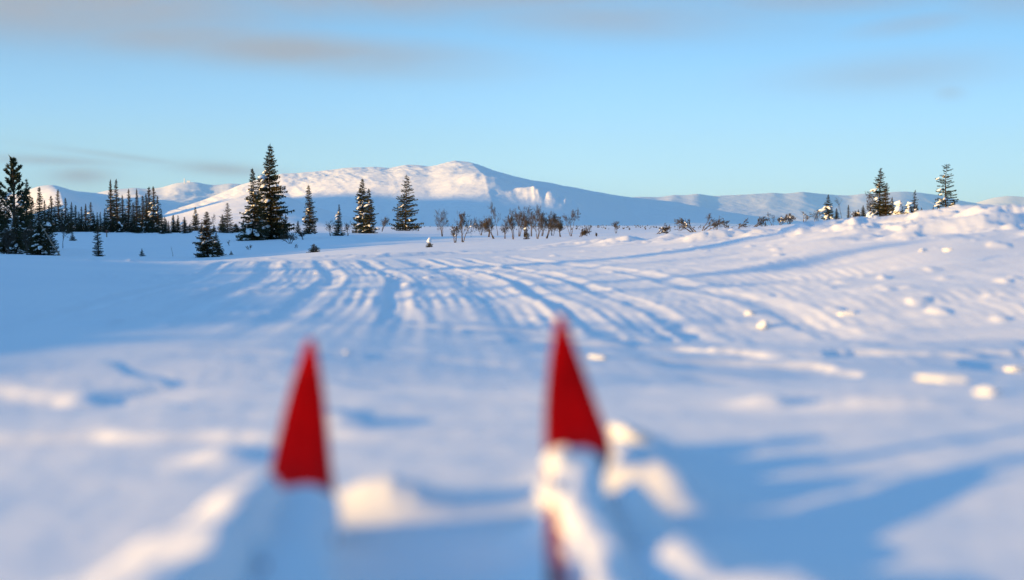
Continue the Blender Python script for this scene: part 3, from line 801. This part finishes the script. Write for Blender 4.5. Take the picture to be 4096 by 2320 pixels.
# far forest edge on the left: one entry per tree top that shows
forest = [
 (206, 783, 22, 0, 'spruce tip right of the pointed spruce in the left thicket'), (237, 757, 24, 2, 'prominent dark spruce directly above the leaning pole'),
 (263, 790, 20, 5, 'snowy spruce right of the prominent one above the leaning pole'), (289, 807, 20, 0, 'brown spruce left of the notch in the forest'),
 (306, 820, 16, 0, 'small spruce just right of the brown spruce in the forest'), (328, 825, 16, 2, 'low spruce between the two notches of the left forest'),
 (345, 814, 15, 0, 'thin spruce in the low middle of the left forest'), (367, 807, 20, 6, 'blunt topped spruce with snow lumps in the low middle of the forest'),
 (391, 848, 13, 0, 'small spruce above the thin ragged little spruce'), (404, 846, 14, 2, 'small spruce right above the thin ragged little spruce'),
 (421, 834, 17, 0, 'dark spruce right behind the crossed trail marker'), (445, 718, 24, 8, 'left one of the twin tall spruces in the forest'),
 (470, 716, 26, 10, 'right one of the twin tall spruces in the forest'), (491, 779, 17, 0, 'spruce in the right shoulder of the twin tall spruces'),
 (516, 755, 20, 3, 'slender tall spruce standing free right of the twins'), (534, 809, 16, 0, 'brown low spruce right of the slender free standing one'),
 (549, 755, 18, 2, 'slender tall spruce, second right of the twins'), (560, 822, 18, 8, 'low snow loaded spruce under the second slender one'),
 (572, 783, 16, 0, 'dark spruce left of the last tall pair in the forest'), (585, 773, 18, 0, 'dark spruce close left of the last tall pair'),
 (599, 747, 17, 0, 'left spruce of the last tall pair in the forest'), (614, 745, 30, 12, 'widest forest spruce with large snow patches, right of the last pair'),
 (633, 783, 27, 4, 'sloping spruce closing the tall forest on its right'), (660, 864, 13, 1, 'small spruce at the end of the tall forest'),
 (694, 859, 15, 2, 'first of the two small spruces after the forest end'), (713, 860, 15, 2, 'second of the two small spruces after the forest end'),
 (741, 877, 15, 3, 'snowy low spruce in the gap left of the single pointed spruce'), (676, 882, 10, 0, 'tiny spruce in the gap after the forest end'),
 (648, 840, 18, 2, 'low spruce tucked under the sloping spruce'), (505, 840, 18, 4, 'low snowy spruce between the twins and the slender one'),
 (455, 800, 26, 6, 'snowy lower spruce in front of the left twin'), (318, 845, 16, 0, 'short dark filler spruce below the small forest notch'),
 (250, 838, 20, 4, 'low snowy spruce under the prominent spruce above the pole'), (590, 830, 22, 5, 'low snowy spruce under the last tall pair'),
 (430, 860, 14, 0, 'tiny dark spruce left of the twin tall spruces'), (760, 893, 12, 0, 'tiny spruce just left of the single pointed spruce'),
 (806, 890, 14, 0, 'tiny dark spruce just right of the single pointed spruce'), (180, 800, 24, 3, 'dark spruce behind the near left thicket above the pole top'),
 (222, 820, 20, 3, 'low dark spruce left of the prominent spruce above the pole'), (275, 845, 18, 3, 'short dark spruce beneath the brown forest spruce'),
 (380, 870, 16, 3, 'short dark spruce behind the top of the thin ragged one'), (350, 868, 18, 4, 'short spruce with pale snowy foot in the low forest middle'),
 (540, 860, 20, 6, 'short snowy spruce at the foot of the two slender ones'), (480, 870, 22, 7, 'short snowy spruce at the foot of the twins'),
]
fr = random.Random(44)
for k in range(22):
    spruce_copy(185 + k * 26.5 + fr.uniform(-8, 8), fr.uniform(850, 880), 924, fr.uniform(17, 24), 'low dark spruce filling the foot of the forest edge behind the taller ones', r=fr.uniform(196, 232), snow=fr.choice((0, 2, 4)), group='low spruces filling the foot of the forest')
for i, (px, yt, hw, sn, lb) in enumerate(forest):
    rr_ = 205 + (i * 37 % 45) - (15 if yt > 830 else 0)
    spruce_copy(px, yt, 924, hw * 1.12, lb, r=rr_, snow=sn, brown=('brown' in lb), group=LF)
# trees left of the view, whose long shadows lie over the meadow and the foreground
SX, SY = -math.cos(R(SUN_BACK)), -math.sin(R(SUN_BACK))
PXv = (-math.sin(R(SUN_BACK)), math.cos(R(SUN_BACK)))
def uv(u, v): return (-SX * u + PXv[0] * v, -SY * u + PXv[1] * v)
TL = 1 / math.tan(R(SUN_EL))
rng = random.Random(12)
shade = []
for v, uend, H in [(6.0, 4.5, 3.4), (8.2, 6.5, 3.0), (9.4, 11, 3.6), (10.6, 7.5, 3.4), (12.2, 9, 3.2), (14.0, 12, 3.0)]:
    shade.append((v, uend - H * TL, H, .16 * H))
for v, u, H, rb in shade:
    x, y = uv(u, v)
    if y > 0 and x / y > -.42: x = -.46 * y
    spruce_copy(0, 0, 0, rb, 'spruce outside the left edge of the view, casting a long shadow', xy=(x, y), H=H, group='spruces outside the view on the left', seed=int(v * 10))

# ------------------------------------------------------------------ bare birches and bushes in view
birch(252, 886, 994, 22, 'bare little birch right of the leaning pole', stems=1)
birch(856, 851, 928, 17, 'thin bare birch behind the brownish spruce at the forest end', stems=1)
birch(1160, 925, 975, 40, 'low bare bush at the right foot of the tallest spruce group', stems=6, name='birch_bush', cat='bush', spread=2)
birch(1212, 925, 960, 20, 'thin bare bush left of the small round spruce foot', stems=3, name='birch_bush', cat='bush')
birch(917, 960, 983, 8, 'tiny frosted twig on the shaded snow right of the brownish spruce', stems=1, depth=2, name='twig', cat='twig')
birch(997, 978, 1000, 14, 'small twigs below the tallest spruce group', stems=2, depth=2, name='twig', cat='twig')
birch(1322, 872, 944, 26, 'bare bush on the left side of the thin spired small spruce', stems=4, name='birch_bush', cat='bush', snow=4)
birch(1392, 880, 946, 26, 'bare bush on the right side of the thin spired small spruce', stems=4, name='birch_bush', cat='bush', snow=2)
birch(1528, 862, 928, 24, 'bare bush between the fork topped spruce and the open layered spruce', stems=4, name='birch_bush', cat='bush', lean=.15)
birch(1769, 833, 946, 36, 'upright bare birch with a full round crown, first right of the open layered spruce', twig=1.0, stems=4)
birch(1820, 895, 973, 24, 'low broken birch stump with snow between stems', stems=4, depth=3, snow=3, twig=.8)
birch(1850, 842, 970, 38, 'twisted birch snag bending over to the right with drooping twigs', twig=1.0, stems=3, lean=.2, snow=3)
birch(1925, 868, 942, 28, 'reddish bare bush behind and right of the twisted snag', twig=1.0, stems=5, name='birch_bush', cat='bush')
birch(1992, 804, 945, 30, 'tall thin dark birch leaning left, highest of the bare trees', twig=1.0, stems=1, lean=-.1)
birch(1975, 868, 956, 34, 'crooked birch bending to the left under the tallest bare tree', twig=1.0, stems=3, lean=-.35)
birch(2020, 872, 957, 22, 'short pale trunk birch right of the crooked one', twig=1.0, stems=3)
birch(2052, 830, 958, 34, 'bare birch with fine upright twigs left of the dense trio', twig=1.0, stems=3)
birch(2098, 818, 950, 42, 'leftmost of the dense trio of bare birches', twig=1.0, stems=4)
birch(2150, 816, 958, 40, 'middle of the dense trio of bare birches, thick forked trunk', twig=1.0, stems=3)
birch(2186, 842, 956, 40, 'rightmost of the dense trio of bare birches with arching twigs', twig=1.0, stems=3, lean=.15)
birch(1955, 858, 940, 34, 'thin reddish birch behind the crooked one', r=88, stems=3, twig=1.0)
birch(2076, 842, 944, 34, 'fine birch filling the space left of the dense trio', r=90, stems=3, twig=1.0)
birch(2125, 836, 944, 36, 'fine birch between the left and middle trees of the dense trio', r=92, stems=3, twig=1.0)
birch(2168, 850, 944, 34, 'fine birch between the middle and right trees of the dense trio', r=91, stems=3, twig=1.0)
birch(2210, 872, 944, 30, 'fine low birch right behind the dense trio', r=90, stems=3, twig=1.0)
birch(2242, 873, 950, 26, 'low multi stemmed birch left of the V shaped birch', twig=1.0, stems=4, lean=-.15)
birch(2284, 830, 949, 38, 'V shaped bare birch standing right of the dense trio', stems=3, spread=2.2, twig=.9)
birch(2318, 908, 950, 24, 'low bush swept to the right beside the V shaped birch', stems=5, lean=.5, name='birch_bush', cat='bush', depth=3)
birch(2345, 898, 948, 18, 'slim bush right of the swept low bush', stems=2, name='birch_bush', cat='bush', lean=.2)
birch(2464, 882, 935, 22, 'lone thin bush on the open snow right of the birches', stems=2, name='birch_bush', cat='bush', depth=3)
birch(2385, 936, 950, 7, 'tiny bush between the birches and the lone thin bush', stems=3, depth=2, name='birch_bush', cat='bush')
rb_ = 52
birch(2622, 890, 938, 44, 'leaning bush with snow on its left stem at the start of the berm', r=rb_, twig=.68, stems=3, lean=.8, snow=4, name='birch_bush', cat='bush')
birch(2775, 868, 918, 60, 'wind bent birch arching left above the berm with snow clumps', r=rb_, twig=.68, stems=3, lean=-.7, snow=6)
birch(2815, 852, 918, 62, 'wind bent birch arching right above the berm, tallest there', r=rb_ + 1, twig=.68, stems=3, lean=.5, snow=2)
birch(2862, 872, 918, 30, 'bare birch right of the arching pair above the berm', r=rb_, twig=.68, stems=3)
birch(2905, 872, 916, 26, 'bare birch in the middle of the row above the berm', r=rb_ + 1, twig=.68, stems=3)
birch(2948, 870, 914, 32, 'bush swept right, third from the arching pair above the berm', r=rb_, twig=.68, stems=2, lean=.5)
birch(3012, 864, 905, 40, 'low bush swept far right above the berm', r=56, twig=.68, stems=3, lean=.8, name='birch_bush', cat='bush')
birch(3088, 846, 908, 24, 'bare birch right of the tiny dark sapling on the berm', r=57, twig=.68, stems=2, lean=-.1)
birch(3155, 850, 902, 32, 'bush loaded with thick snow clumps on the right berm', r=58, stems=5, snow=34, name='birch_bush', cat='bush')
birch(3120, 862, 904, 20, 'small snow covered bush left of the thickly loaded bush', r=58, stems=3, snow=12, name='birch_bush', cat='bush')
birch(3215, 843, 900, 28, 'bare birch right of the snow loaded bush', r=58, twig=.68, stems=2, snow=3)
birch(3262, 838, 888, 30, 'fine twigged birch left of the medium snowy spruce', r=60, twig=.68, stems=3, snow=2)
birch(3368, 786, 882, 10, 'bare dead snag leaning left between two right hand spruces', r=64, stems=1, lean=-.12, depth=2, twig=.5, name='dead_tree', cat='dead tree')
birch(3498, 760, 860, 34, 'bare twigs fanning out left of the tall narrow spruce', r=63, stems=3, lean=-.3)
birch(3420, 842, 880, 26, 'bare brush between the pencil thin spruce and the short dark spruce', r=62, stems=4, snow=2, name='birch_bush', cat='bush')
birch(3575, 835, 866, 26, 'bare brush in front of the buried pair of spruces', r=60, stems=4, snow=3, name='birch_bush', cat='bush')
birch(3840, 838, 864, 22, 'bare brush at the right foot of the rightmost tall spruce', r=59, stems=3, snow=1, name='birch_bush', cat='bush')
spruce(3432, 838, 878, 16, 'little spruce left of the short dark spruce on the right', r=64, snow=2, ssize=.1)
spruce(3664, 822, 866, 18, 'little dark spruce right under the thin leaning spruce', r=60, snow=5, ssize=.12)
spruce(3752, 822, 866, 24, 'low spruce pressed against the left foot of the rightmost tall spruce', r=60, snow=6, ssize=.13)
birch(3705, 838, 868, 20, 'bare bush between the stub spruce and the low dark spruce bush', r=61, stems=4, name='birch_bush', cat='bush')
birch(3876, 824, 863, 10, 'short bare stick right of the rightmost tall spruce', r=56, stems=1, depth=1, twig=.6, name='dead_tree', cat='dead tree')
birch(3893, 844, 861, 5, 'shortest bare stick on the right berm', r=56, stems=1, depth=1, twig=.3, name='dead_tree', cat='dead tree')
birch(3962, 828, 853, 17, 'rightmost small twiggy bush on the berm', r=54, stems=3, depth=3, name='birch_bush', cat='bush')
birch(692, 985, 1027, 4, 'single upright twig on the shaded snow left of the brownish spruce', stems=1, depth=1, twig=.3, name='twig', cat='twig')
birch(1185, 975, 995, 9, 'small twigs at the edge of the sunlit snow', stems=2, depth=1, name='twig', cat='twig')

# sparse shrubs dotting the far foot of the mountain, too many to count
def shrubs():
    t = Tri(); rg = random.Random(3)
    for _ in range(420):
        px = rg.gauss(2700, 420) if rg.random() < .75 else rg.uniform(1700, 3300)
        r = rg.uniform(260, 1500); x = at(px, r); z = ground(x, r)
        s = rg.uniform(.25, .8) * (r / 500) ** .5
        for k in range(7):
            a = rg.random() * 6.28
            t.tri((x - s * .3 * math.cos(a), r - .3 * s * math.sin(a), z - .2), (x + s * .3 * math.cos(a), r + .3 * s * math.sin(a), z - .2), (x + rg.uniform(-.5, .5) * s, r + rg.uniform(-.5, .5) * s, z + s * rg.uniform(.5, 1.1)))
    o = t.obj('distant_shrubs', TWIG)
    tag(o, 'scattered tiny dark shrubs on the far snow plain below the mountain', 'shrubs', kind='stuff')
shrubs()

# ------------------------------------------------------------------ pole, marker, mast
def box(T, c, s, rot=None):
    n = len(T.v); rot = rot or Matrix.Identity(3)
    for k in range(8):
        v = Vector(((k & 1) - .5, ((k >> 1) & 1) - .5, ((k >> 2) & 1) - .5))
        T.v.append(tuple(Vector(c) + rot @ Vector((v.x * s[0], v.y * s[1], v.z * s[2]))))
    for f in ((0, 2, 3, 1), (4, 5, 7, 6), (0, 1, 5, 4), (2, 6, 7, 3), (0, 4, 6, 2), (1, 3, 7, 5)): T.f.append(tuple(n + i for i in f))
r_ = 55.
pa = Vector((at(246, r_), r_, ground(at(246, r_), r_) - .1)); pb = Vector((at(172, r_), r_ - .2, zy(r_, 899)))
T = Tri(); pts = [pa.lerp(pb, i / 6) - pa + Vector((.012 * math.sin(i * 1.7), 0, 0)) for i in range(7)]
T.tube(pts, [.034 - .0025 * i for i in range(7)], 7)
o = T.obj('wooden_pole', WOOD, None, True); o.location = pa
tag(o, 'long weathered pole leaning left in the snow before the left thicket', 'pole')
rm = find_r(428, 949); xm = at(428, rm); gm = ground(xm, rm); hm = zy(rm, 919) - gm
root = empty('trail_marker', (xm, rm, gm), 'trail marker post with a dark diagonal cross on the shaded snow at left', 'trail marker')
T = Tri(); box(T, (0, 0, hm * .48), (.09, .09, hm)); T.obj('post', WOOD, root)
for sg in (-1, 1):
    T = Tri(); box(T, (0, -.06 - .02 * (sg > 0), hm * .80), (hm * .50, .02, .085), Matrix.Rotation(sg * R(48), 3, 'Y')); T.obj('cross_board', MARK, root)
rt = 8500; xt = at(741, rt); zt = zy(rt, 733)
root = empty('radio_mast', (xt, rt, zt), 'white radio mast standing on the far rounded hilltop', 'radio mast')
T = Tri(); T.tube([Vector((0, 0, -8)), Vector((0, 0, 12)), Vector((0, 0, 27))], [3.0, 2.6, 2.2], 8); T.obj('tower', MAST, root)
for hh in (8, 17, 25):
    T = Tri(); T.tube([Vector((0, 0, hh)), Vector((0, 0, hh + 2.4))], [4.4, 4.4], 10); T.f.append(tuple(range(9, -1, -1))); T.obj('antenna_ring', MAST, root)
root = empty('hut', (at(757, rt), rt, zy(rt, 729)), 'small snow covered hut beside the radio mast on the hilltop', 'hut')
T = Tri(); box(T, (0, 0, 2), (18, 8, 8)); T.obj('wall', MAST, root)
T = Tri(); n0 = 0
T.v = [(-10, -5, 6), (10, -5, 6), (10, 5, 6), (-10, 5, 6), (-10, 0, 9), (10, 0, 9)]; T.f = [(0, 1, 5, 4), (2, 3, 4, 5), (0, 4, 3), (1, 2, 5), (3, 2, 1, 0)]
T.obj('roof', SNOWL, root)

# ------------------------------------------------------------------ skis
def ski(label, spine, widths, red_to):
    """spine: list of Vectors from the tip back, widths matching"""
    root = empty('ski', spine[-1], label, 'ski', 'pair of red skis')
    # resample smoothly
    n = 60
    ts = np.linspace(0, len(spine) - 1, n)
    def cr_(i, arr):
        k = int(min(i, len(arr) - 2)); u = i - k
        p0 = arr[max(k - 1, 0)]; p1 = arr[k]; p2 = arr[k + 1]; p3 = arr[min(k + 2, len(arr) - 1)]
        return .5 * ((2 * p1) + (p2 - p0) * u + (2 * p0 - 5 * p1 + 4 * p2 - p3) * u * u + (3 * p1 - p0 - 3 * p2 + p3) * u ** 3)
    P = [Vector([float(cr_(t, np.array([s[c] for s in spine]))) for c in range(3)]) - Vector(spine[-1]) for t in ts]
    Wd = [max(.002, float(cr_(t, np.array(widths)))) for t in ts]
    def strip(name, th0, th1, wsc, m, i0=0, i1=n, crown=0.0, off=0.0):
        V = []; F = []
        for i in range(i0, i1):
            d = (P[min(i + 1, n - 1)] - P[max(i - 1, 0)]).normalized()
            sd = Vector((-d.y, d.x, 0)).normalized()
            nn = d.cross(sd).normalized()
            if nn.z < 0 and abs(nn.z) > abs(nn.y): nn = -nn
            if nn.y > 0: nn = nn if nn.z > 0 else -nn
            w = Wd[i] * wsc / 2
            for s_, th in ((-1, th0), (-1, th1), (-.5, th1 + crown), (.5, th1 + crown), (1, th1), (1, th0)):
                V.append(P[i] + sd * (w * s_ + off) + nn * th)
        m_ = i1 - i0
        for i in range(m_ - 1):
            for j in range(6):
                a = i * 6 + j; b = i * 6 + (j + 1) % 6
                F.append((a, b, b + 6, a + 6))
        F.append(tuple(range(6))); F.append(tuple((m_ - 1) * 6 + j for j in range(5, -1, -1)))
        return mesh_obj(name, V, F, m, root, smooth=False)
    strip('base', -.004, -.0005, 1.0, BASE)
    strip('steel_edge', 0.0, .002, 1.03, EDGE)
    strip('topsheet', .0025, .008, .97, RED, crown=.0015)
    strip('print_stripe', .0100, .0108, .55, GRAPHIC, i0=int(n * red_to), i1=n)
    return root
V3 = Vector
def wp(px, y, d): return V3((d * (px - 2048) / FOC, d, zy(d, y)))
ski('left red ski with its pointed tip up and snow heaped over the rest', [wp(1243, 1372, 2.02), wp(1225, 1560, 1.98), wp(1205, 1800, 1.90), wp(1195, 1990, 1.80), wp(1195, 2130, 1.66), wp(1185, 2330, 1.45), wp(1170, 2700, 1.2), wp(1120, 3600, .85)],
    [.012, .045, .071, .085, .084, .078, .074, .070], .42)
ski('right red ski, its pointed tip standing higher in the view', [wp(2240, 1275, 2.06), wp(2257, 1450, 2.02), wp(2287, 1650, 1.95), wp(2312, 1810, 1.88), wp(2290, 1985, 1.74), wp(2290, 2200, 1.58), wp(2310, 2500, 1.35), wp(2340, 3600, .85)],
    [.010, .043, .073, .087, .064, .055, .055, .055], .45)

# snow lying on and around the skis, and chunks on the crust
def chunk(label, px, y, d, hw, hh, dp=None, seed=1, rz=0, name='snow_clump', cat='snow clump', group=None, flat=.3, rough=.45):
    me = blob_mesh(name, seed, 4, rough, flat, 9 if name == 'snow_chunk' else 0)
    o = bpy.data.objects.new(name, me); COL.objects.link(o)
    k = d / FOC
    o.location = wp(px, y, d); o.scale = (hw * k, (dp or hw) * k, hh * k); o.rotation_euler = (0, 0, rz)
    return tag(o, label, cat, group)
G1 = 'snow lying on the skis'
CW_ = 'clumps of snow heaped round the skis'
def ski_snow(label, spine, w, th, seed, offx=0.0):
    """a continuous band of snow lying along the ski"""
    P = [Vector(p) for p in spine]; V = []; F = []; nl, nc = 70, 26
    for i in range(nl):
        t = i / (nl - 1) * (len(P) - 1); k = min(int(t), len(P) - 2); p = P[k].lerp(P[k + 1], t - k)
        for j in range(nc):
            a = math.pi * 2 * j / nc
            e = math.sin(math.pi * min(1, max(0, (i + .3) / 9)) / 2) if i < 9 else 1.0
            nzv = float(perlin(i / 7 + seed * 3.1, math.cos(a) * 1.1 + seed) + .5 * perlin(i / 2.6 + seed, math.sin(a) * 2 + math.cos(a) * 2))
            r = (1 + .30 * nzv) * e
            V.append((p.x + offx + math.cos(a) * w * r, p.y, p.z + math.sin(a) * (th if math.sin(a) > 0 else .03) * r))
    for i in range(nl - 1):
        for j in range(nc):
            a_, b_ = i * nc + j, i * nc + (j + 1) % nc
            F.append((a_, a_ + nc, b_ + nc, b_))
    F.append(tuple(range(nc)))
    return tag(mesh_obj('snow_clump', V, F, SNOWL), label, 'snow clump', G1)
ski_snow('pale shaded snow lying along the left ski below its red tip', [wp(1200, 1975, 1.80), wp(1195, 2130, 1.67), wp(1180, 2330, 1.46), wp(1150, 2700, 1.2)], .047, .022, 1)
ski_snow('lumpy snow lying along the right ski below its red tip', [wp(2312, 1815, 1.87), wp(2300, 1960, 1.75), wp(2352, 2130, 1.63), wp(2425, 2320, 1.50), wp(2500, 2600, 1.3)], .034, .022, 4)
chunk('bright snow clump on the left half of the right ski below its red tip', 2250, 1862, 1.80, 72, 70, 90, 7, group=G1, rough=.22)
chunk('pinkish snow clump left edge of the right ski', 2200, 1985, 1.72, 50, 62, 120, 8, group=G1, rough=.22)
G2 = 'loose snow chunks on the crust'
def gchunk(label, px, y, hw, hh, seed, rz=0, dp=None):
    d = 2.0
    for _ in range(30):
        g = ground(at(px, d), d); d = max(1.4, (EYE - g) * FOC / (y + hh * .7 - HOR)) * .5 + d * .5
    chunk(label, px, y + hh * .62, d, hw, hh * .85, dp or hw * 1.2, seed, rz, 'snow_chunk', 'snow chunk', G2, rough=.45)
gchunk('bright crust block behind the right edge of the right red tip', 2520, 1715, 95, 42, 12, rz=.5, dp=120)
gchunk('upper chunk of the bright pair right of the middle', 3000, 1243, 30, 22, 13)
gchunk('lower chunk of the bright pair right of the middle', 3055, 1290, 36, 24, 14)
gchunk('single bright chunk right of the bright pair, with a tail', 3380, 1242, 34, 26, 15)
gchunk('long curved sunlit chunk near the right edge', 3790, 1500, 120, 34, 16, rz=-.5, dp=55)
gchunk('small sunlit chunk below the long curved one near the right edge', 3955, 1560, 55, 26, 17)
gchunk('sunlit chunk cut by the right edge of the view', 4085, 1460, 60, 34, 18)
gchunk('tiny bright crumb right of the left ski tip', 1384, 1405, 16, 11, 19)
gchunk('small bright chunk on the far track left of the middle', 1265, 1090, 10, 7, 22)
gchunk('curved bright crumb right of the right ski tip', 2390, 1420, 45, 16, 23, rz=-.6)
gchunk('round bright chunk on the upper right slope', 3790, 990, 34, 16, 24)
gchunk('smaller chunk left of the round one on the upper right slope', 3690, 995, 26, 11, 25)

# ------------------------------------------------------------------ haze
bm = bmesh.new(); bmesh.ops.create_cube(bm, size=1)
for v in bm.verts: v.co = (v.co.x * 28000, v.co.y * 30000, -12 if v.co.z < 0 else 950)
me = bpy.data.meshes.new('haze'); bm.to_mesh(me); bm.free()
hz = bpy.data.objects.new('haze', me); COL.objects.link(hz)
hm_ = bpy.data.materials.new('haze_air'); hm_.use_nodes = True
n_, l_ = hm_.node_tree.nodes, hm_.node_tree.links; n_.clear()
pv = nd(n_, 'ShaderNodeVolumePrincipled'); pv.inputs['Density'].default_value = HAZE; pv.inputs['Color'].default_value = (.50, .88, 1, 1); pv.inputs['Anisotropy'].default_value = 0.0
mo = nd(n_, 'ShaderNodeOutputMaterial'); l_.new(pv.outputs[0], mo.inputs['Volume'])
me.materials.append(hm_)
tag(hz, kind='stuff')
print('TRIS', sum(len(m.loop_triangles) if m.calc_loop_triangles() is None else 0 for m in {o.data for o in bpy.data.objects if o.type == 'MESH'}))
